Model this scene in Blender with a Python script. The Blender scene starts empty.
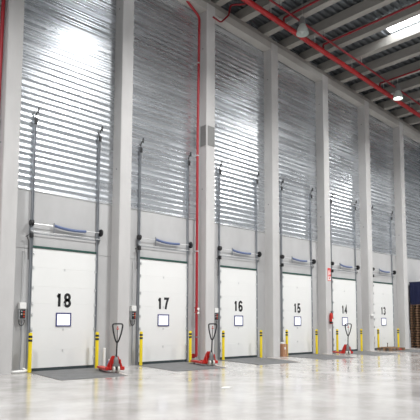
import bpy, bmesh, math, random
from mathutils import Vector, Matrix
random.seed(7)
SC = bpy.context.scene
COL = SC.collection
PI = math.pi

# ------------------------------------------------------------------ helpers
class MB:
    """collects shapes, links them as one mesh object"""
    def __init__(self):
        self.bm = bmesh.new()
    def box(self, x0, x1, y0, y1, z0, z1, bev=0.0, M=None):
        vs = [Vector((x, y, z)) for x in (x0, x1) for y in (y0, y1) for z in (z0, z1)]
        if M: vs = [M @ v for v in vs]
        v = [self.bm.verts.new(p) for p in vs]
        fs = [(0, 1, 3, 2), (4, 6, 7, 5), (0, 4, 5, 1), (2, 3, 7, 6), (0, 2, 6, 4), (1, 5, 7, 3)]
        f = [self.bm.faces.new([v[i] for i in q]) for q in fs]
        if bev:
            es = list({e for a in f for e in a.edges})
            bmesh.ops.bevel(self.bm, geom=es, offset=bev, segments=2, profile=0.6, affect='EDGES')
        return self
    def prism(self, pts, d, M=None):
        """pts: closed outline (3D), extruded by vector d"""
        d = Vector(d)
        a = [Vector(p) for p in pts]; b = [p + d for p in a]
        if M: a = [M @ p for p in a]; b = [M @ p for p in b]
        va = [self.bm.verts.new(p) for p in a]; vb = [self.bm.verts.new(p) for p in b]
        self.bm.faces.new(va); self.bm.faces.new(vb[::-1])
        n = len(a)
        for i in range(n):
            self.bm.faces.new((va[i], vb[i], vb[(i + 1) % n], va[(i + 1) % n]))
        return self
    def tube(self, pts, r, n=10, closed=False, cap=True):
        pts = [Vector(p) for p in pts]
        if not isinstance(r, (list, tuple)): r = [r] * len(pts)
        rings = []; N = len(pts); up = None
        for i, p in enumerate(pts):
            if closed: t = pts[(i + 1) % N] - pts[i - 1]
            else: t = pts[min(i + 1, N - 1)] - pts[max(i - 1, 0)]
            t.normalize()
            if up is None:
                up = Vector((0, 0, 1)) if abs(t.z) < .9 else Vector((1, 0, 0))
            s = t.cross(up).normalized(); up = s.cross(t).normalized()
            rings.append([self.bm.verts.new(p + (s * math.cos(2 * PI * k / n) + up * math.sin(2 * PI * k / n)) * r[i]) for k in range(n)])
        m = N if closed else N - 1
        for i in range(m):
            A, B = rings[i], rings[(i + 1) % N]
            for k in range(n):
                self.bm.faces.new((A[k], A[(k + 1) % n], B[(k + 1) % n], B[k]))
        if cap and not closed:
            self.bm.faces.new(rings[0][::-1]); self.bm.faces.new(rings[-1])
        return self
    def lathe(self, prof, c, n=20, axis='Z'):
        """prof: (radius, height) pairs"""
        c = Vector(c)
        def P(r, h, a):
            u, v = r * math.cos(a), r * math.sin(a)
            return c + (Vector((u, v, h)) if axis == 'Z' else Vector((h, u, v)) if axis == 'X' else Vector((u, h, v)))
        rings = [[self.bm.verts.new(P(max(r, 1e-4), h, 2 * PI * k / n)) for k in range(n)] for r, h in prof]
        for A, B in zip(rings, rings[1:]):
            for k in range(n):
                self.bm.faces.new((A[k], A[(k + 1) % n], B[(k + 1) % n], B[k]))
        self.bm.faces.new(rings[0][::-1]); self.bm.faces.new(rings[-1])
        return self
    def build(self, name, mat, parent=None, smooth=False):
        bmesh.ops.recalc_face_normals(self.bm, faces=self.bm.faces)
        me = bpy.data.meshes.new(name)
        self.bm.to_mesh(me); self.bm.free()
        if smooth:
            for p in me.polygons: p.use_smooth = True
            try: me.set_sharp_from_angle(angle=math.radians(40))
            except Exception: pass
        me.materials.append(mat)
        o = bpy.data.objects.new(name, me); COL.objects.link(o)
        if parent: o.parent = parent
        return o

def tag(o, label=None, cat=None, group=None, kind=None):
    if label: o['label'] = label
    if cat: o['category'] = cat
    if group: o['group'] = group
    if kind: o['kind'] = kind
    return o
def empty(name, loc, rz=0):
    o = bpy.data.objects.new(name, None); COL.objects.link(o)
    o.location = loc; o.rotation_euler = (0, 0, rz); o.empty_display_size = .2
    return o
def copy_tree(o, parent=None):
    c = o.copy(); COL.objects.link(c); c.parent = parent
    for ch in list(o.children): copy_tree(ch, c)
    return c
def arc(cx, cy, rx, ry, a0, a1, n=14):
    return [(cx + rx * math.cos(math.radians(a0 + (a1 - a0) * i / n)), cy + ry * math.sin(math.radians(a0 + (a1 - a0) * i / n))) for i in range(n + 1)]

# ------------------------------------------------------------------ materials
def mat(name, color, rough=.5, metal=0., noise=0., nscale=(1, 1, 1), col2=None, bump=0., bscale=None, emit=0., ecol=None, coat=0., spec=None, detail=4, rnoise=0.):
    m = bpy.data.materials.new(name); m.use_nodes = True
    nt = m.node_tree; b = nt.nodes['Principled BSDF']
    b.inputs['Base Color'].default_value = (*color, 1)
    b.inputs['Roughness'].default_value = rough
    b.inputs['Metallic'].default_value = metal
    if spec is not None: b.inputs['Specular IOR Level'].default_value = spec
    if coat:
        b.inputs['Coat Weight'].default_value = coat; b.inputs['Coat Roughness'].default_value = .12
    if emit:
        b.inputs['Emission Color'].default_value = (*(ecol or color), 1); b.inputs['Emission Strength'].default_value = emit
    if noise or bump or col2 or rnoise:
        tc = nt.nodes.new('ShaderNodeTexCoord')
        def nz(sc, det):
            mp = nt.nodes.new('ShaderNodeMapping'); mp.inputs['Scale'].default_value = sc
            n = nt.nodes.new('ShaderNodeTexNoise'); n.inputs['Scale'].default_value = 1; n.inputs['Detail'].default_value = det; n.inputs['Roughness'].default_value = .6
            nt.links.new(tc.outputs['Object'], mp.inputs[0]); nt.links.new(mp.outputs[0], n.inputs['Vector'])
            return n
        if noise or col2 or rnoise:
            n = nz(nscale, detail)
            r = nt.nodes.new('ShaderNodeValToRGB')
            c2 = col2 or tuple(c * (1 - noise) for c in color)
            r.color_ramp.elements[0].position = .32; r.color_ramp.elements[1].position = .68
            r.color_ramp.elements[0].color = (*c2, 1); r.color_ramp.elements[1].color = (*color, 1)
            nt.links.new(n.outputs['Fac'], r.inputs[0])
            if noise or col2: nt.links.new(r.outputs[0], b.inputs['Base Color'])
            if rnoise:
                mr = nt.nodes.new('ShaderNodeMapRange'); mr.inputs[1].default_value = .3; mr.inputs[2].default_value = .7
                mr.inputs[3].default_value = rough - rnoise; mr.inputs[4].default_value = rough + rnoise
                nt.links.new(n.outputs['Fac'], mr.inputs[0]); nt.links.new(mr.outputs[0], b.inputs['Roughness'])
        if bump:
            n2 = nz(bscale or nscale, 5)
            bp = nt.nodes.new('ShaderNodeBump'); bp.inputs['Strength'].default_value = 1; bp.inputs['Distance'].default_value = bump
            nt.links.new(n2.outputs['Fac'], bp.inputs['Height']); nt.links.new(bp.outputs[0], b.inputs['Normal'])
    return m

M = {}
M['floor'] = mat('polished_concrete', (.55, .538, .526), .15, col2=(.37, .35, .335), nscale=(1.0, 1.0, 1), detail=9, bump=.0008, bscale=(2.5, 2.5, 1), rnoise=.06, spec=.45)
M['concrete'] = mat('precast_concrete', (.545, .545, .545), .8, noise=.15, nscale=(.9, .9, .5), detail=7, bump=.002, bscale=(30, 30, 30))
M['column'] = mat('column_concrete', (.62, .612, .605), .75, noise=.14, nscale=(1.3, 1.3, .45), detail=7, bump=.002, bscale=(30, 30, 30))
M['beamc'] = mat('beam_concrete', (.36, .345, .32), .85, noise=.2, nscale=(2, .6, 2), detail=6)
M['cap'] = mat('cap_beam_concrete', (.50, .485, .46), .8, noise=.14, nscale=(1, 1, 2), detail=6)
M['clad'] = mat('galvanised_cladding', (.70, .73, .765), .27, metal=.76, noise=.2, nscale=(.2, 1, 6), bump=.0034, bscale=(.3, 1, 4.5), rnoise=.08)
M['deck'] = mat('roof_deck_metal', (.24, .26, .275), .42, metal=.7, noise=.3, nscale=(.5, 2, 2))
M['white'] = mat('door_white_enamel', (.86, .865, .85), .42, noise=.03, nscale=(.8, .8, .8))
M['rail'] = mat('galvanised_rail', (.38, .40, .43), .42, metal=.6, noise=.15, nscale=(3, 3, 3))
M['zinc'] = mat('bright_zinc', (.72, .73, .73), .35, metal=.6)
M['black'] = mat('black_plastic', (.02, .02, .022), .45)
M['number'] = mat('black_vinyl_number', (.012, .012, .014), .6)
M['rubber'] = mat('dark_rubber_seal', (.035, .05, .055), .7)
M['green'] = mat('dark_green_seal', (.02, .075, .06), .6)
M['blue'] = mat('blue_hose', (.12, .165, .31), .4)
M['navy'] = mat('navy_plastic', (.008, .013, .065), .5, noise=.2, nscale=(4, 4, 4))
M['frameblue'] = mat('navy_window_frame', (.05, .05, .18), .5)
M['pane'] = mat('bright_pane', (.95, .96, 1), .15, emit=.55, ecol=(.9, .94, 1))
M['yellow'] = mat('bollard_yellow', (.90, .70, .02), .38, noise=.06, nscale=(6, 6, 6))
M['red'] = mat('red_pipe_paint', (.44, .014, .016), .38, noise=.15, nscale=(4, 4, 4))
M['reddark'] = mat('dark_red_pipe_paint', (.27, .012, .02), .4, noise=.15, nscale=(4, 4, 4))
M['redriser'] = mat('riser_red_paint', (.40, .02, .03), .45, noise=.15, nscale=(4, 4, 4))
M['redjack'] = mat('red_jack_paint', (.58, .022, .015), .38, noise=.15, nscale=(8, 8, 8))
M['redsign'] = mat('red_sign', (.75, .05, .04), .5)
M['signwhite'] = mat('sign_white', (.85, .85, .83), .5)
M['mat'] = mat('dark_dock_plate', (.165, .168, .172), .6, noise=.3, nscale=(3, 3, 3), bump=.003, bscale=(40, 40, 40))
M['strip'] = mat('pale_kerb_steel', (.60, .56, .53), .5, noise=.15, nscale=(3, 3, 3))
M['card'] = mat('brown_cardboard', (.44, .225, .13), .8, noise=.15, nscale=(6, 6, 6))
M['tape'] = mat('tan_tape', (.56, .36, .20), .4)
M['wood'] = mat('pallet_wood', (.36, .22, .13), .85, noise=.4, nscale=(4, 12, 8))
M['wooddark'] = mat('dark_pallet_wood', (.11, .055, .035), .85, noise=.4, nscale=(4, 12, 8))
M['greyplate'] = mat('grey_vent_plate', (.27, .27, .265), .6, noise=.2, nscale=(20, 20, 20))
M['lampmetal'] = mat('lamp_housing_metal', (.30, .31, .31), .45, metal=.4)
M['lampglass'] = mat('prismatic_reflector', (.62, .68, .65), .15, spec=.8)
M['bulb'] = mat('lamp_bulb', (1, 1, .97), .3, emit=9)
M['skylight'] = mat('skylight_panel', (1, 1, 1), .4, emit=10, ecol=(.95, .98, 1))
M['orange'] = mat('orange_button', (.85, .18, .03), .4)
M['greybox'] = mat('grey_box', (.42, .43, .44), .5)
M['cream'] = mat('cream_wheel', (.62, .60, .55), .5)
M['steel'] = mat('pump_steel', (.26, .26, .26), .4, metal=.6)

# ------------------------------------------------------------------ dimensions
P = 3.811            # bay pitch along the wall (x); wall face at y = 0, floor z = 0
DW, DH = 2.139, 3.6  # door
C0, CW, CD = -1.106, .447, .444
S = -.0415           # the roof falls gently along the wall
ZC = lambda x: 13.507 + S * (x - 10.35)      # column tops
ZB = lambda x: 13.76 + S * (x - 10.1)        # underside of the roof beams
XL, XR = -16., 62.
YB = -34.

# ------------------------------------------------------------------ setting
tag(MB().box(XL, XR, YB, .5, -.3, 0).build('floor', M['floor']), kind='structure')
# concrete base wall: panels with an open joint at 3.53 m
w = MB()
w.box(XL, XR, 0, .35, 0, 3.52); w.box(XL, XR, .02, .35, 3.52, 3.54)
for i in range(-3, 16):   # upper panels, joints hidden behind the columns
    x0 = C0 + i * P + CW / 2
    w.box(x0 + .01, x0 + P - .01, 0, .35, 3.54, 5.26)
w.box(XL, XR, .05, .35, 3.54, 5.26)
tag(w.build('wall_back', M['concrete']), kind='structure')

tag(MB().box(-12.3, -12, YB, 0, 0, 14.6).build('light_block_wall', M['concrete']), kind='structure')  # added out of view to keep light from the left off the column sides

# corrugated cladding above the base wall (trapezoid ribs running along the wall)
def corrugated():
    bm = bmesh.new()
    z = 5.26; prof = [(0.01, 5.20), (-.012, 5.26)]
    rr = random.Random(3)
    amp = lambda h: .0072 + .0012 * math.sin(h * 2.3) + .0010 * math.sin(h * 7.1)
    while z < 15.1:
        p = .185 + rr.uniform(-.02, .02)
        for q in range(8):
            prof.append((-.002 - amp(z + p * q / 8) * math.cos(2 * PI * q / 8), z + p * q / 8))
        z += p
    xs = [XL + (XR - XL) * k / 60 for k in range(61)]
    rows = [[bm.verts.new((x, y + .004 * math.sin(x * 1.7 + zz * .4), zz)) for x in xs] for y, zz in prof]
    for A, B in zip(rows, rows[1:]):
        for k in range(len(xs) - 1):
            bm.faces.new((A[k], A[k + 1], B[k + 1], B[k]))
    bmesh.ops.recalc_face_normals(bm, faces=bm.faces)
    r = bmesh.ops.extrude_face_region(bm, geom=bm.faces[:])
    for v in [g for g in r['geom'] if isinstance(g, bmesh.types.BMVert)]: v.co.y += .06
    bmesh.ops.recalc_face_normals(bm, faces=bm.faces)
    me = bpy.data.meshes.new('wall_cladding')
    for q_ in bm.faces: q_.smooth = True
    bm.to_mesh(me); bm.free(); me.materials.append(M['clad'])
    o = bpy.data.objects.new('wall_cladding', me); COL.objects.link(o); return o
tag(corrugated(), kind='structure')
# small metal drip flashing along the foot of the cladding
tag(MB().box(XL, XR, -.022, .03, 5.235, 5.262).build('trim_1', M['zinc']), kind='structure')

# ceiling: ribbed metal deck, ribs run along the wall
SKY0 = [-6.2, -7.8, -5.6]; SKY1 = [-3.85] * 3; SKX = [3.6, 13.10, 21.6]; SKW = [1.26, 1.26, 2.5]
def deck():
    bm = bmesh.new()
    y = .3; prof = []
    while y > YB:
        for dy, h in ((0, 0), (.10, 0), (.13, .09), (.27, .09)):
            prof.append((y - dy, h))
        y -= .30
    xs = [XL] + [a for q, w_ in zip(SKX, SKW) for a in (q, q + w_)] + [XR]
    Z = lambda x: ZB(x) + .42
    rows = [[bm.verts.new((x, yy, Z(x) + h)) for x in xs] for yy, h in prof]
    for A, B in zip(rows, rows[1:]):
        for k in range(len(xs) - 1):
            cy = (A[k].co.y + B[k].co.y) / 2
            if k % 2 == 1 and SKY0[k // 2] < cy < SKY1[k // 2]: continue
            bm.faces.new((A[k], A[k + 1], B[k + 1], B[k]))
    r = bmesh.ops.extrude_face_region(bm, geom=bm.faces[:])
    for v in [g for g in r['geom'] if isinstance(g, bmesh.types.BMVert)]: v.co.z += .03
    bmesh.ops.recalc_face_normals(bm, faces=bm.faces)
    me = bpy.data.meshes.new('ceiling'); bm.to_mesh(me); bm.free(); me.materials.append(M['deck'])
    o = bpy.data.objects.new('ceiling', me); COL.objects.link(o)
    for j in range(3):  # first and last are unseen, added to throw highlights on the cladding
      s = (SKX[j], SKX[j] + SKW[j], SKY0[j], SKY1[j])
      sk = MB().prism([(s[0], s[2] - .2, Z(s[0]) + .13), (s[1], s[2] - .2, Z(s[1]) + .13), (s[1], s[3] + .2, Z(s[1]) + .13), (s[0], s[3] + .2, Z(s[0]) + .13)], (0, 0, .03)).build('window_%d' % (7 + j), M['skylight'])
      tag(sk, kind='structure')
    return o
tag(deck(), kind='structure')

# cap beam between the column heads, and the ledge above it
t = MB()
for i in range(-3, 8):
    xa, xb = C0 + (i - 1) * P + CW, C0 + i * P
    t.prism([(xa, -.43, ZC(xa) - .29), (xb, -.43, ZC(xb) - .29), (xb, -.43, ZC(xb)), (xa, -.43, ZC(xa))], (0, .40, 0))
tag(t.build('trim_2', M['cap']), kind='structure')
xa, xb = XL, XR
tag(MB().prism([(xa, -.36, ZC(xa) + .05), (xb, -.36, ZC(xb) + .05), (xb, -.36, ZC(xb) + .24), (xa, -.36, ZC(xa) + .24)], (0, .33, 0)).build('trim_3', M['beamc']), kind='structure')

# ------------------------------------------------------------------ columns
def column(i, label):
    x = C0 + i * P
    m = MB()
    pts = [(x, 0, 0), (x + .02, -CD, 0), (x + CW - .02, -CD, 0), (x + CW, 0, 0)]
    b = .018
    pr_ = [(x, 0), (x, -CD + b), (x + b, -CD), (x + CW - b, -CD), (x + CW, -CD + b), (x + CW, 0)]
    bm = m.bm
    lo = [bm.verts.new((a, y, 0)) for a, y in pr_]; hi = [bm.verts.new((a, y, ZC(a))) for a, y in pr_]
    bm.faces.new(lo); bm.faces.new(hi[::-1])
    for k in range(6): bm.faces.new((lo[k], lo[(k + 1) % 6], hi[(k + 1) % 6], hi[k]))
    # lifting sockets and a cast joint line
    o = m.build('concrete_column', M['column'])
    tag(o, label, 'column', 'concrete columns between the loading bays')
    for z in (6.4, 11.9): MB().lathe([(.022, 0), (.022, .006)], (x - .005, -.22, z), 10, 'X').build('lifting_socket', M['rubber'], o)
    return o
cl = ['tall pale concrete column at the left edge of the photo, left of door 18',
      'tall pale concrete column between door 18 and door 17',
      'tall pale concrete column between doors 17 and 16, with grey plates and red pipe',
      'tall pale concrete column between door 16 and door 15, cardboard box at its foot',
      'tall concrete column between doors 15 and 14, carrying the extinguisher and red sign',
      'tall concrete column between door 14 and door 13, small white box on it',
      'tall concrete column right of door 13, beside the stack of pallets']
for i, l in enumerate(cl): column(i, l)

# ------------------------------------------------------------------ roof beams
NUMS = [18, 17, 16, 15, 14, 13]
def where(x):
    k = int((x - C0 - CW / 2) // P); fr = ((x - C0 - CW / 2) % P) / P
    side = 'left part' if fr < .34 else 'middle' if fr < .67 else 'right part'
    return ('over the %s of the bay of door %d' % (side, NUMS[k])) if k < 6 else ('over the %s of the bay beyond door 13' % side)
x = 10.08 - 1.456 * 3
k = 0; seen = {}
while x < 27.5:
    z = ZB(x)
    o = MB().box(-.16, .16, YB + 4, -.02, 0, .42, bev=.015).build('roof_beam', M['beamc'])
    o.location = (x, 0, z)
    lab = 'grey concrete roof beam meeting the wall ' + where(x)
    if lab in seen: lab += ', the farther of two there'
    seen[lab] = 1
    tag(o, lab, 'roof beam', 'roof beams running out from the wall')
    x += 1.456

# ------------------------------------------------------------------ red pipes
def smooth_path(pts, n=6, r=.12):
    out = [Vector(pts[0])]
    for a, b, c in zip(pts, pts[1:], pts[2:]):
        a, b, c = Vector(a), Vector(b), Vector(c)
        d1 = (a - b); d2 = (c - b); rr = min(r, d1.length * .45, d2.length * .45)
        p, q = b + d1.normalized() * rr, b + d2.normalized() * rr
        for k in range(n + 1):
            t = k / n; out.append(p * (1 - t) ** 2 + b * 2 * t * (1 - t) + q * t * t)
    out.append(Vector(pts[-1])); return out
def hung(y, x0, x1, z10, r, step, label, name='sprinkler_pipe'):
    e = MB().tube([(x0, y, z10 + S * (x0 - 10)), (x1, y, z10 + S * (x1 - 10))], r, 14).build(name, M['red' if r > .05 else 'reddark'], smooth=True)
    tag(e, label, 'pipe')
    x = 10.08 - 1.456 * 3
    while x < x1:
        if x > x0:
            zz = z10 + S * (x - 10)
            MB().tube([(x, y, zz + r * .9), (x, y, ZB(x) - .002)], .012, 6).build('hanger_rod', M['zinc'], e)
            MB().lathe([(r * 1.12, 0), (r * 1.12, .06)], (x - .03, y, zz), 14, 'X').build('pipe_clamp', M['red'], e, True)
        x += 1.456 * step
    return e
hung(-1.86, 4, 27.2, 13.31, .105, 2, 'thick bright red pipe running along under the roof near the wall')
hung(-2.36, 4, 27.2, 13.46, .042, 2, 'thin dark red pipe running beside the thick red pipe under the roof', 'branch_pipe')
for x, z, y0, l in ((9.42, 13.64, -1.9, 'red branch pipe under the roof nearest the left, passing behind the dull lamp'),
                 (12.15, 13.53, -1.9, 'middle red branch pipe under the roof, running out just left of the skylight'),
                 (17.0, 13.32, -1.9, 'farthest red branch pipe under the roof, behind the glowing lamp')):
    o = MB().tube(smooth_path([(x, -1.86, 13.42 + S * (x - 10)), (x, -1.86, z), (x, -14, z)], r=.06), .042, 10).build('branch_pipe', M['reddark'], smooth=True)
    tag(o, l, 'pipe')
    for yy in (-3.2, -6.2, -9.2, -12.2): MB().lathe([(.052, 0), (.052, .05)], (x, yy, z), 10, 'Y').build('pipe_clamp', M['red'], o, True)
# riser beside the column between doors 17 and 16
rx = 6.235
pth = smooth_path([(rx, -.12, .2), (rx, -.25, .2), (rx, -.25, 8), (rx + .06, -.25, 13.08), (5.75, -.28, 13.36), (5.2, -.28, 13.75)], r=.16)
o = MB().tube(pth, .05, 12).build('riser_pipe', M['redriser'], smooth=True)
tag(o, 'tall red riser pipe on the wall between door 17 and the column beside door 16', 'pipe')
v = MB(); v.lathe([(.03, -.1), (.085, -.1), (.085, -.07), (.06, -.06), (.06, .06), (.085, .07), (.085, .1), (.03, .1)], (rx, -.25, 1.86), 14)
v.build('valve_body', M['red'], o, True)
MB().lathe([(.05, 0), (.05, .03)], (rx, -.36, 1.9), 14, 'Y').build('gauge', M['signwhite'], o)
MB().box(rx - .03, rx + .03, -.36, -.30, 1.72, 1.80, .005).build('valve_tag', M['signwhite'], o)
MB().lathe([(.066, 0), (.066, .05)], (rx, -.25, .86), 14).build('coupling', M['steel'], o, True)
for z in (4.0, 7.6, 11.2): MB().lathe([(.062, 0), (.062, .04)], (rx, -.25, z), 12).box(rx - .02, rx + .02, -.22, -.02, z, z + .04).build('wall_clip', M['zinc'], o)
MB().lathe([(.05, -.09), (.085, -.09), (.085, -.03), (.05, -.03)], (rx, -.03, .2), 14, 'Y').build('base_flange', M['red'], o, True)
# riser at the left edge
o = MB().tube([(-1.295, -.26, 0), (-1.17, -.26, 14.2)], .055, 12).build('riser_pipe', M['redriser'], smooth=True)
tag(o, 'red riser pipe at the far left edge, left of the leftmost column', 'pipe')
for z in (3.4, 7.0, 10.6): MB().lathe([(.066, 0), (.066, .04)], (-1.26 + (z - 3.4) * .0086, -.26, z), 12).box(-1.27, -1.2, -.24, -.02, z, z + .04).build('wall_clip', M['zinc'], o)
# crooked branch from the riser over the cap beam
o = MB().tube(smooth_path([(6.80, -.47, 13.20), (7.2, -.50, 13.12), (7.62, -.52, 13.58), (7.66, -.58, 14.0), (8.1, -1.0, 14.05)], r=.12), .035, 10).build('branch_pipe', M['reddark'], smooth=True)
tag(o, 'short crooked red pipe climbing over the cap beam above door 16', 'pipe')

# ------------------------------------------------------------------ high-bay lamps
def lamp(x, y, z, lit, label):
    e = empty('high_bay_lamp', (x, y, z))
    MB().lathe([(.05, .32), (.10, .30), (.115, .10), (.13, .02), (.10, 0)], (0, 0, .12), 20).build('ballast_housing', M['lampmetal'], e, True)
    sh = MB().lathe([(.10, .14), (.15, .08), (.205, -.05), (.235, -.2), (.24, -.26), (.225, -.26), (.19, -.06), (.10, .08)], (0, 0, 0), 28).build('reflector', M['lampglass'], e, True)
    MB().lathe([(.02, .04), (.055, 0), (.085, -.1), (.075, -.19), (.02, -.235)], (0, 0, 0), 16).build('bulb', M['bulb'] if lit else M['lampglass'], e, True)
    zt = ZB(x) - z + .42
    MB().tube([(0, 0, .42), (0, 0, zt)], .008, 6).build('suspension_rod', M['zinc'], e)
    tag(e, label, 'lamp', 'high-bay lamps under the roof')
    return e
lamp(9.62, -2.62, 12.98, False, 'dull glassy high-bay lamp under the roof over door 16, not glowing')
lamp(17.35, -2.62, 12.66, True, 'glowing high-bay lamp under the roof at the right, above doors 14 and 13')

# ------------------------------------------------------------------ loading doors
GL = {
 '1': [[(.18, .74), (.36, .80), (.52, .98)], [(.52, 1.0), (.52, 0)]],
 '3': [arc(.48, .745, .38, .215, 165, -80), arc(.48, .275, .42, .235, 85, -165)],
 '4': [[(.72, 0), (.72, .97), (.06, .30), (1.0, .30)]],
 '5': [[(.90, .95), (.22, .95), (.12, .50)] + arc(.46, .31, .43, .27, 130, -160)],
 '6': [arc(.50, .29, .42, .25, 0, 360, 24), [(.08, .29), (.08, .60)] + arc(.50, .66, .42, .30, 180, 25)],
 '7': [[(.04, .95), (.96, .95), (.62, .52), (.42, 0)]],
 '8': [arc(.5, .74, .37, .215, 0, 360, 24), arc(.5, .275, .43, .235, 0, 360, 24)],
}
def digit(m, ch, x0, z0, w, h, t, y0, y1):
    for path in GL[ch]:
        pts = [(x0 + a * w, z0 + t / 2 + b * (h - t)) for a, b in path]
        closed = (abs(path[0][0] - path[-1][0]) + abs(path[0][1] - path[-1][1])) < 1e-3
        if closed: pts = pts[:-1]
        n = len(pts); L = []; Rr = []
        for i, p in enumerate(pts):
            def dirn(a, b):
                v = Vector((b[0] - a[0], b[1] - a[1])); v.normalize(); return v
            if closed: d1, d2 = dirn(pts[i - 1], p), dirn(p, pts[(i + 1) % n])
            else:
                d1 = dirn(pts[i - 1], p) if i else dirn(p, pts[1])
                d2 = dirn(p, pts[i + 1]) if i < n - 1 else d1
            nn = Vector((-(d1.y + d2.y), d1.x + d2.x)); nn.normalize()
            k = max(.45, nn.dot(Vector((-d1.y, d1.x))))
            off = nn * (t / 2 / k)
            L.append((p[0] + off.x, p[1] + off.y)); Rr.append((p[0] - off.x, p[1] - off.y))
        for i in range(n if closed else n - 1):
            j = (i + 1) % n
            q = [L[i], L[j], Rr[j], Rr[i]]
            m.prism([(a, y0, b) for a, b in q], (0, y1 - y0, 0))

def door(i):
    n = NUMS[i]; e = empty('door_%d' % (i + 1), (i * P, 0, 0))
    e['kind'] = 'structure'
    e['label'] = 'white vertical-lift loading door numbered %d with small window' % n
    e['category'] = 'loading door'
    # leaf: stacked insulated panels
    leaf = MB()
    hts = [.09, .60, 1.20, 1.95, 2.45, 3.0, 3.56]
    for a, b in zip(hts, hts[1:]): leaf.box(.015, DW - .015, -.05, .0, a, b - .001, .0012)
    leaf.build('door_leaf', M['white'], e)
    for z in (.58, 1.19, 1.94, 2.98): MB().box(1.02, 1.06, -.062, -.05, z - .035, z + .035, .003).build('centre_hinge', M['zinc'], e)
    for z in (.35, .62, 1.2, 1.62, 1.94, 2.4, 2.98, 3.4):
        for xx in (.02, DW - .07):
            rl = MB(); rl.box(xx, xx + .05, -.07, -.05, z - .05, z + .05, .003)
            rl.lathe([(.018, 0), (.018, .02)], (xx + (0 if xx < 1 else .03), -.075, z), 8, 'X')
            rl.build('roller_bracket', M['zinc'], e)
    MB().box(0, DW, -.07, 0, 0, .09, .006).build('bottom_seal', M['rubber'], e)
    MB().box(0, DW, -.075, 0, 3.565, 3.625, .006).build('top_seal', M['green'], e)
    nm = MB(); s = str(n)
    digit(nm, s[0], .79, 1.83, .19, .47, .082, -.056, -.0495)
    nm.build('door_number', M['number'], e)
    nm = MB(); digit(nm, s[1], 1.06, 1.83, .19, .47, .082, -.056, -.0495); nm.build('door_number', M['number'], e)
    # window
    x0, x1, z0, z1 = .79, 1.29, 1.28, 1.69; f = .038
    fr = MB()
    fr.box(x0, x1, -.072, -.05, z0, z0 + f, .004); fr.box(x0, x1, -.072, -.05, z1 - f, z1, .004)
    fr.box(x0, x0 + f, -.072, -.05, z0 + f, z1 - f, .004); fr.box(x1 - f, x1, -.072, -.05, z0 + f, z1 - f, .004)
    win = fr.build('window_frame', M['frameblue'], e)
    MB().box(x0 + f, x1 - f, -.058, -.05, z0 + f, z1 - f).build('pane', M['pane'], win)
    # header plate between leaf top and shaft
    MB().box(.03, DW - .03, -.025, 0, 3.63, 4.0, .004).build('header_plate', M['concrete'], e)
    # guide rails up the wall
    for side, xx in ((0, -.045), (1, DW + .0)):
        g = MB()
        g.box(xx - .03, xx + .045, -.035, 0, 0, 7.45); g.box(xx - .03, xx - .015, -.09, -.035, 0, 7.45); g.box(xx + .03, xx + .045, -.06, -.035, 0, 7.45)
        gr = g.build('guide_rail', M['rail'], e)
        hk = MB()
        hk.tube(smooth_path([(xx + .0, -.06, 7.35), (xx + .0, -.08, 7.52), (xx + .05, -.14, 7.70)], r=.05), .02, 8)
        hk.box(xx - .05, xx + .05, -.12, -.09, 7.22, 7.40, .01)
        hk.box(xx + .035, xx + .07, -.16, -.12, 7.56, 7.74, .01)
        hk.build('rail_hook', M['black'], gr)
        MB().tube([(xx + .01, -.08, 7.35), (xx + .06, -.10, 7.05), (xx + .05, -.08, 6.9)], .01, 6).build('lift_cable', M['zinc'], gr)
    # torsion shaft and its drums
    MB().tube([(-.10, -.12, 4.03), (DW + .10, -.12, 4.03)], .011, 10).build('torsion_shaft', M['zinc'], e, True)
    MB().box(.05, DW, -.03, -.0, 3.985, 4.005, .003).build('shaft_rail', M['rail'], e)
    dr = MB().lathe([(.03, -.05), (.08, -.05), (.09, -.04), (.07, -.02), (.07, .02), (.09, .04), (.08, .05), (.03, .05)], (-.09, -.13, 4.27), 20, 'X').build('cable_drum', M['black'], e, True)
    m = MB(); m.box(-.11, -.03, -.12, -.03, 4.04, 4.15, .01); m.box(-.11, -.05, -.035, 0, 3.95, 4.35, .005); m.build('drum_bracket', M['rail'], e)
    m = MB(); m.box(-.12, -.03, -.17, -.06, 3.84, 3.98, .02); m.tube([(-.09, -.12, 3.93), (-.18, -.12, 3.90), (-.24, -.10, 3.86)], .012, 8)
    m.tube(smooth_path([(-.20, -.10, 3.87), (-.15, -.10, 3.74), (-.13, -.07, 3.2)], r=.1), .012, 6); m.build('chain_hoist', M['black'], e)
    MB().lathe([(.03, -.022), (.11, -.022), (.12, 0), (.11, .022), (.03, .022)], (DW + .09, -.12, 4.24), 20, 'X').build('cable_drum', M['black'], e, True)
    MB().prism([(DW + .045, -.02, 3.78), (DW + .11, -.02, 3.98), (DW + .11, -.02, 4.36), (DW + .045, -.02, 4.36)], (0, -.02, 0)).build('drum_bracket', M['rail'], e)
    MB().prism([(DW + .06, 0, 3.80), (DW + .06, -.15, 4.0), (DW + .06, -.15, 4.05), (DW + .06, 0, 4.07)], (.02, 0, 0)).build('shaft_bracket', M['zinc'], e)
    MB().tube([(.0, -.1, 4.265), (.64, -.1, 4.265)], .010, 8).build('cable_rod', M['zinc'], e)
    MB().tube([(1.68, -.1, 4.24), (2.18, -.1, 4.24)], .010, 8).build('cable_rod', M['zinc'], e)
    MB().box(.62, .64, -.12, -.08, 4.05, 4.36, .003).build('spring_bracket', M['rail'], e)
    n_ = 14
    pts = [(.64 + 1.06 * k / n_, -.1, 4.28 - .10 * (1 - (1 - k / n_) ** 2.4) + .045 * (k / n_) ** 2) for k in range(n_ + 1)]
    MB().tube(pts, .045, 12).build('spring_hose', M['blue'], e, True)
    return e
for i in range(6): door(i)

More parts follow.
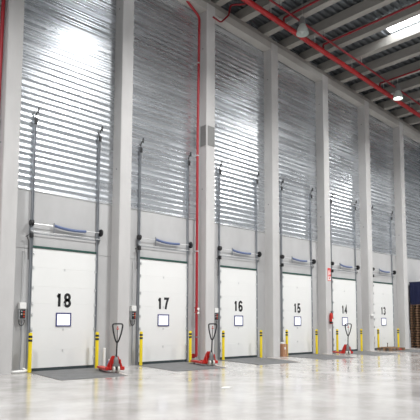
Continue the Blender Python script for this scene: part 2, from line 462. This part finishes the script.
# ------------------------------------------------------------------ dock plates on the floor
dl = ['left of all, in front of door 18', 'in front of door 17', 'in front of door 16', 'in front of door 15', 'in front of door 14', 'in front of door 13']
for i in range(6):
    k = min(i, 2) * .18
    near = [(-.05 - k * .4, -.09), (2.2 + k * .1, -.09)]; far = [(1.36 - k * .5, -2.85), (-.40 - k, -2.72)]
    o = MB().prism([(x + i * P, y, .002) for x, y in near + far], (0, 0, .008)).build('dock_plate', M['mat'])
    tag(o, 'dark grey dock plate on the floor ' + dl[i], 'dock plate', 'dark dock plates before the doors')
    a, b = Vector((2.22 + k * .1, -.5)), Vector((1.40 - k * .5, -2.85))
    d = (b - a).normalized(); nn = Vector((-d.y, d.x)) * .07
    MB().prism([(p.x + i * P, p.y, .002) for p in (a, b, b + nn, a + nn)], (0, 0, .02)).build('edge_strip', M['strip'], o)

# ------------------------------------------------------------------ bollards
def bollard(label):
    e = empty('safety_bollard', (0, 0, 0))
    MB().lathe([(.052, 0), (.052, 1.07), (.046, 1.095), (.02, 1.105)], (0, 0, 0), 20).build('post', M['yellow'], e, True)
    b = MB()
    b.lathe([(.0535, .955), (.0535, 1.02)], (0, 0, 0), 20); b.build('black_band', M['black'], e, True)
    b = MB(); b.lathe([(.0535, .85), (.0535, .915)], (0, 0, 0), 20); b.build('black_band', M['black'], e, True)
    return e
proto = bollard('')
first = True
for i in range(6):
    for s, xx in (('left', -.12), ('right', 2.03)):
        o = proto if first else copy_tree(proto); first = False
        o.location = (i * P + xx, -.36, .0105 if s == 'right' or i else .0105)
        tag(o, 'yellow bollard with two black bands at the %s side of door %d' % (s, NUMS[i]), 'bollard', 'yellow bollards guarding the doors')

# ------------------------------------------------------------------ pallet jacks
def jack():
    e = empty('pallet_jack', (0, 0, 0))
    for s in (-1, 1):
        f = MB(); x = s * .19
        f.prism([(x - .08, .02, .06), (x - .08, 1.05, .06), (x - .045, 1.16, .05), (x + .045, 1.16, .05), (x + .08, 1.05, .06), (x + .08, .02, .06)], (0, 0, .055))
        fo = f.build('fork', M['redjack'], e)
        r = MB()
        r.lathe([(.038, -.04), (.038, .04)], (x, .95, .038), 14, 'X'); r.build('load_roller', M['cream'], fo, True)
    m = MB()
    # bridge between the forks and the tapering upright plates
    m.box(-.27, .27, -.03, .05, .07, .16, .01)
    m.prism([(-.26, .03, .08), (.26, .03, .08), (.17, .03, .30), (.09, .03, .46), (-.09, .03, .46), (-.17, .03, .30)], (0, .035, 0))
    m.prism([(-.16, -.10, .10), (-.16, .05, .10), (-.16, .04, .36), (-.16, -.02, .36)], (.02, 0, 0))
    m.prism([(.14, -.10, .10), (.14, .05, .10), (.14, .04, .36), (.14, -.02, .36)], (.02, 0, 0))
    m.build('chassis', M['redjack'], e)
    m = MB(); m.lathe([(.03, .16), (.07, .18), (.07, .36), (.05, .40), (.03, .50)], (0, -.10, 0), 16); m.box(-.09, .09, -.15, -.05, .17, .25, .01)
    m.build('hydraulic_pump', M['steel'], e, True)
    m = MB(); m.tube([(-.10, -.10, .095), (.10, -.10, .095)], .015, 8); m.box(-.02, .02, -.12, -.08, .09, .18); m.build('axle', M['black'], e)
    for s in (-1, 1):
        MB().lathe([(.04, -.028), (.085, -.028), (.095, -.018), (.095, .018), (.085, .028), (.04, .028)], (s * .065, -.10, .096), 22, 'X').build('steering_wheel', M['cream'], e, True)
    # drawbar
    h = MB(); h.tube([(0, -.12, .42), (0, -.16, .84)], .022, 12); ho = h.build('drawbar', M['black'], e, True)
    lp = [(0, -.16, .82), (-.05, -.165, .90), (-.115, -.185, 1.12), (-.145, -.20, 1.30), (-.135, -.203, 1.345), (-.10, -.205, 1.36),
          (.10, -.205, 1.36), (.135, -.203, 1.345), (.145, -.20, 1.30), (.115, -.185, 1.12), (.05, -.165, .90)]
    sp = []
    for a in range(len(lp)):
        p0, p1, p2 = [Vector(lp[(a + q) % len(lp)]) for q in (-1, 0, 1)]
        sp += [p1 * .5 + (p0 + p1) * .25, p1 * .5 + (p1 + p2) * .25]
    MB().tube(sp, .022, 10, closed=True).build('handle_loop', M['black'], ho, True)
    m = MB(); m.tube([(0, -.165, .86), (0, -.19, 1.22)], .010, 8); m.build('control_rod', M['black'], ho)
    m = MB(); m.box(-.035, .035, -.205, -.185, 1.20, 1.23, .006); m.box(-.012, .012, -.21, -.19, 1.24, 1.29, .004); m.build('release_lever', M['redjack'], ho)
    return e
jp = jack()
jp.location = (1.66, -1.93, .0105); jp.rotation_euler = (0, 0, -.32)
tag(jp, 'red pallet jack with dark loop handle parked between door 18 and door 17', 'pallet jack', 'red pallet jacks parked by the columns')
j2 = copy_tree(jp); j2.location = (5.33, -1.93, .0105); j2.rotation_euler = (0, 0, -.34)
tag(j2, 'red pallet jack parked in front of the column between door 17 and door 16', 'pallet jack')
j3 = copy_tree(jp); j3.location = (13.82, -1.70, .0105); j3.rotation_euler = (0, 0, -.62)
tag(j3, 'red pallet jack standing in front of door 14', 'pallet jack')

# ------------------------------------------------------------------ control boxes
def control(label, x):
    e = empty('control_box', (x, 0, 1.42))
    MB().box(0, .19, -.12, 0, .06, .36, .012).build('switch_panel', M['greybox'], e)
    MB().box(.015, .175, -.13, -.12, .09, .34, .004).build('front_plate', M['black'], e)
    MB().box(.0, .19, -.15, 0, .36, .54, .015).build('cover', M['signwhite'], e)
    for bx, bz, mm in ((.13, .14, 'redjack'), (.13, .21, 'orange'), (.13, .28, 'redjack'), (.06, .21, 'greybox'), (.06, .29, 'greybox')):
        MB().lathe([(.020, -.02), (.022, 0)], (bx, -.13, bz), 12, 'Y').build('push_button', M[mm], e, True)
    loop = [(.02, -.06, .08), (.01, -.08, -.04), (.06, -.08, -.12), (.13, -.08, -.10), (.18, -.07, -.02), (.17, -.06, .08)]
    MB().tube(smooth_path(loop, r=.06), .012, 8).build('cable_loop', M['black'], e, True)
    MB().tube([(.10, -.03, .54), (.10, -.03, 2.05)], .011, 8).build('conduit', M['zinc'], e)
    m = MB(); m.tube(smooth_path([(.12, -.03, .06), (.12, -.03, -.6), (.10, -.03, -1.34)], r=.05), .010, 8)
    m.build('lower_cable', M['rail'], e)
    return tag(e, label, 'control box', 'door control boxes')
for i in range(6):
    control(['control box with white cover and orange buttons on the wall left of door 18',
             'control box with white cover and orange buttons on the wall left of door 17',
             'control box left of door 16, mostly hidden behind the column',
             'control box left of door 15, hidden behind the column',
             'control box left of door 14, hidden behind the column',
             'control box left of door 13, hidden behind the column'][i], i * P - .36) if i < 3 else None

# ------------------------------------------------------------------ wall fittings
# grey plates on the column between doors 17 and 16
for nm, args, l in (('vent_plate', (6.516 - .015, 6.516, -.42, -.12, 8.06, 8.84), 'dark grey plate on the left-facing side of the column beside the red riser'),
                    ('vent_plate', (6.57, 6.92, -.459, -.444, 8.06, 8.82), 'grey plate on the front of the column between doors 17 and 16')):
    o = MB().box(*args, .004).build(nm, M['greyplate']); tag(o, l, 'plate', 'grey plates on the column')
# fire extinguisher
e = empty('fire_extinguisher', (14.40, -.53, 1.36))
MB().lathe([(.05, .0), (.078, .01), (.08, .03), (.08, .42), (.065, .48), (.025, .52)], (0, 0, 0), 22).build('cylinder_body', M['redjack'], e, True)
MB().box(-.045, .045, -.084, -.074, .10, .24, .004).build('instruction_label', M['signwhite'], e)
m = MB(); m.lathe([(.02, 0), (.02, .05)], (0, 0, .52), 12); m.box(-.015, .015, -.09, .03, .57, .585, .004); m.box(-.015, .015, -.08, .0, .60, .612, .004); m.build('valve_handle', M['black'], e)
MB().tube(smooth_path([(.02, 0, .54), (.10, -.02, .5), (.105, -.03, .2), (.09, -.02, .06)], r=.1), .011, 8).build('hose', M['black'], e, True)
m = MB(); m.lathe([(.0805, .0), (.0805, .09)], (0, 0, .02), 22); m.build('base_ring', M['black'], e, True)
MB().box(-.03, .03, .075, .086, .30, .44, .003).build('wall_bracket', M['steel'], e)
tag(e, 'red fire extinguisher on the column between doors 15 and 14', 'fire extinguisher')
# sign above it: red, with a white extinguisher pictogram and flame
e = MB().box(14.29, 14.54, -.454, -.444, 3.37, 3.97, .003).build('fire_sign', M['redsign'])
tag(e, 'tall red and white fire sign high on the column above the extinguisher', 'sign')
m = MB()
m.box(14.335, 14.405, -.457, -.454, 3.62, 3.82); m.box(14.35, 14.39, -.457, -.454, 3.82, 3.86); m.box(14.35, 14.43, -.457, -.454, 3.865, 3.88); m.box(14.42, 14.435, -.457, -.454, 3.66, 3.87)
m.prism([(14.455, -.454, 3.66), (14.50, -.454, 3.69), (14.505, -.454, 3.74), (14.485, -.454, 3.83), (14.465, -.454, 3.76)], (0, -.003, 0))
m.build('pictogram', M['signwhite'], e)
m = MB()
m.box(14.31, 14.52, -.457, -.454, 3.40, 3.58); m.build('white_panel', M['signwhite'], e)
m = MB(); m.prism([(14.36, -.457, 3.50), (14.47, -.457, 3.50), (14.415, -.457, 3.42)], (0, -.002, 0)); m.box(14.39, 14.44, -.459, -.457, 3.50, 3.56); m.build('down_arrow', M['redsign'], e)
# small note under the extinguisher
o = MB().box(14.36, 14.45, -.449, -.444, 1.02, 1.14, .002).build('paper_notice', M['signwhite']); tag(o, 'small white notice on the column under the fire extinguisher', 'notice')
# white junction box on the column between 14 and 13
e = MB().box(18.0, 18.27, -.53, -.452, 1.76, 1.87, .01).build('junction_box', M['signwhite']); tag(e, 'small white box on the column between door 14 and door 13', 'junction box')
MB().tube([(18.02, -.46, 1.87), (18.02, -.46, 5.0)], .008, 6).build('conduit', M['zinc'], e)
# white drain elbow at the foot of the wall left of door 18
o = MB().tube(smooth_path([(-.62, -.06, .045), (-.62, -.30, .045), (-.16, -.30, .045), (-.16, -.06, .09)], r=.08), .036, 12).build('floor_pipe', M['signwhite'], smooth=True)
tag(o, 'white pipe lying on the floor at the foot of the wall left of door 18', 'pipe')
# white roll and blue bottle beside the first pallet jack
e = MB().lathe([(.03, 0), (.045, .01), (.045, .60), (.03, .61)], (2.37, -.24, 0), 16).build('standing_tube', M['signwhite'], smooth=True)
tag(e, 'white tube standing on the floor at the wall right of door 18', 'tube')
e = empty('bottle', (2.43, -.42, 0))
MB().lathe([(.05, 0), (.06, .01), (.06, .17), (.03, .22), (.02, .23)], (0, 0, 0), 16).build('bottle_body', M['blue'], e, True)
MB().lathe([(.022, .23), (.022, .265)], (0, 0, 0), 12).build('cap', M['signwhite'], e, True)
tag(e, 'small blue bottle on the floor behind the pallet jack beside door 18', 'bottle')

# ------------------------------------------------------------------ cardboard box beside the column
e = empty('cardboard_box', (10.82, -.50, 0))
MB().box(0, .30, -.06, .34, 0, .52, .008).build('carton', M['card'], e)
MB().box(.12, .18, -.063, .343, -.0 + .10, .5235, .001).build('packing_tape', M['tape'], e)
MB().box(.08, .16, -.064, -.060, .30, .40).build('carton_label', M['signwhite'], e)
tag(e, 'brown cardboard box on the floor at the left of door 15 beside a bollard', 'box')
e = MB().box(10.83, 10.95, -.52, -.34, .526, .60, .02).build('folded_cloth', M['signwhite']); tag(e, 'small white bundle on top of the cardboard box', 'cloth')

# ------------------------------------------------------------------ pallets
def pallet(L, W, H, mm, mb, name='wooden_pallet'):
    e = empty(name, (0, 0, 0))
    for k in range(7):
        a = -L / 2 + (L - .1) * k / 6; MB().box(a, a + .1, -W / 2, W / 2, H - .022, H).build('top_board', mm, e)
    for y in (-W / 2, -.05, W / 2 - .1):
        MB().box(-L / 2, L / 2, y, y + .1, 0, .02).build('bottom_board', mm, e)
        MB().box(-L / 2, L / 2, y, y + .1, H - .044, H - .0225).build('stringer_board', mm, e)
    for xx in (-L / 2, -.07, L / 2 - .14):
        for y in (-W / 2, -.05, W / 2 - .1): MB().box(xx, xx + .14, y, y + .1, .0205, H - .0445).build('block', mb, e)
    return e
e = pallet(1.25, .8, .14, M['wood'], M['wood']); e.location = (19.22, -.92, .0105); e.rotation_euler = (0, 0, -.12)
tag(e, 'flat wooden pallet lying on the floor in front of door 13', 'pallet')
for k, (px, py, rz, l) in enumerate(((19.0, -1.02, -.3, 'loose broken plank lying across the left of the floor pallet by door 13'),
                                  (19.4, -.85, .12, 'loose plank lying on the right of the floor pallet by door 13'),
                                  (19.2, -.66, -.16, 'loose plank at the back of the floor pallet by door 13'))):
    o = MB().box(-.38, .38, -.05, .05, 0, .025, .003).build('loose_plank', M['wooddark'] if k % 2 else M['wood'])
    o.location = (px, py, .152); o.rotation_euler = (0, 0, rz); tag(o, l, 'plank', 'loose planks on the pallet')
o = MB().prism([(0, 0, 0), (.26, 0, 0), (.20, 0, .12), (.08, 0, .12)], (0, .16, 0)).build('wheel_chock', M['redjack']); o.location = (19.98, -1.02, .0105)
tag(o, 'red wheel chock on the floor at the right end of the pallet by door 13', 'wheel chock')
o = MB().lathe([(.03, 0), (.03, .03), (.018, .04), (.018, .20), (.03, .21), (.03, .24)], (18.95, -.86, .152), 12).build('short_peg', M['wooddark'], smooth=True)
o.location.z = .0
tag(o, 'short brown peg standing up on the pallet by door 13', 'peg')

sx, sy = 23.62, -.52
pp = pallet(1.15, .8, .144, M['wood'], M['wooddark'])
for k in range(17):
    o = pp if k == 0 else copy_tree(pp)
    o.location = (sx + random.uniform(-.03, .02), sy + random.uniform(-.02, .02), k * .1455); o.rotation_euler = (0, 0, random.uniform(-.02, .02))
    pos = 'bottom pallet' if k == 0 else 'top pallet' if k == 16 else 'pallet number %d from the floor' % (k + 1)
    tag(o, pos + ' in the dark stack at the right edge', 'pallet', 'stacked pallets at the right edge')
zt = 17 * .1455
e = empty('blue_crate', (sx, sy, zt))
m = MB(); m.box(-.57, .57, -.39, .39, .09, 1.30, .02)
for k in range(8):
    a = -.5 + k * .135; m.box(a, a + .03, -.405, -.39, .14, 1.2, .003)
for k in range(5):
    a = -.33 + k * .155; m.box(-.585, -.57, a, a + .03, .14, 1.2, .003)
m.box(-.59, .59, -.41, .41, 1.26, 1.32, .01)
m.build('crate_shell', M['navy'], e)
for xx in (-.55, -.06, .43): MB().box(xx, xx + .12, -.38, .38, 0, .089, .005).build('skid', M['navy'], e)
tag(e, 'dark blue plastic crate on top of the pallet stack at the right edge', 'crate')
# brown board leaning by the last column
o = MB().box(-.17, .17, -.012, .012, 0, .92, .003).build('leaning_board', M['card']); o.location = (22.42, -.24, .005); o.rotation_euler = (-.22, 0, .1)
tag(o, 'brown board leaning against the wall right of the last column', 'board')
o = MB().lathe([(.02, 1.32), (.05, 1.28), (.09, .8), (.11, .1), (.11, 0)], (22.72, -.16, 0), 14).build('furled_cover', M['greybox'], smooth=True)
tag(o, 'grey pointed bundle standing between the last column and the pallet stack', 'bundle')

# scrap of white paper on the floor
o = MB().prism([(0, 0, .001), (.20, -.03, .001), (.26, .10, .001), (.12, .17, .001), (.02, .12, .001)], (0, 0, .012)).build('paper_scrap', M['signwhite'])
o.location = (1.42, -6.5, 0); tag(o, 'small scrap of white paper lying on the open floor in front of door 16', 'paper')
# ------------------------------------------------------------------ light
wd = bpy.data.worlds.new('hall_daylight'); SC.world = wd; wd.use_nodes = True
bg = wd.node_tree.nodes['Background']
bg.inputs[0].default_value = (.90, .95, 1.0, 1); bg.inputs[1].default_value = .34
def area(x, y, z, sx_, sy_, power, col=(1, .995, .985), spread=150):
    L = bpy.data.lights.new('hall_light', 'AREA'); L.shape = 'RECTANGLE'; L.size = sx_; L.size_y = sy_
    L.energy = power; L.color = col; L.spread = math.radians(spread)
    o = bpy.data.objects.new('hall_light', L); COL.objects.link(o); o.location = (x, y, z)
    return o
# added lights for unseen high-bay rows further in, placed for cladding highlights
for x, y in ((-6.3, -6.5), (4.7, -6.5), (16.2, -6.5), (27.4, -6.5), (-6, -17), (10.2, -17), (26.6, -17)):
    area(x, y, 12.75, 1.2, .9, 800)

# ------------------------------------------------------------------ camera (shifted lens, pitched slightly up)
f, oy = 536.032, 274.544
a, b, r = math.radians(46.579), math.radians(5.073), math.radians(.199)
F = Vector((math.cos(a) * math.cos(b), math.sin(a) * math.cos(b), math.sin(b)))
R = Vector((math.sin(a), -math.cos(a), 0)); U = R.cross(F)
R2 = R * math.cos(r) + U * math.sin(r); U2 = -R * math.sin(r) + U * math.cos(r)
cam = bpy.data.cameras.new('camera'); co = bpy.data.objects.new('camera', cam); COL.objects.link(co)
mw = Matrix((R2, U2, -F)).transposed().to_4x4(); mw.translation = Vector((-6.861, -14.793, 1.425))
co.matrix_world = mw
cam.sensor_width = 36; cam.lens = f / 420 * 36; cam.shift_y = (oy - 210) / 420; cam.clip_end = 200
SC.camera = co
SC.view_settings.view_transform = 'Standard'; SC.view_settings.look = 'None'
SC.view_settings.gamma = 1; SC.view_settings.exposure = 0.2
SC.view_settings.use_curve_mapping = False
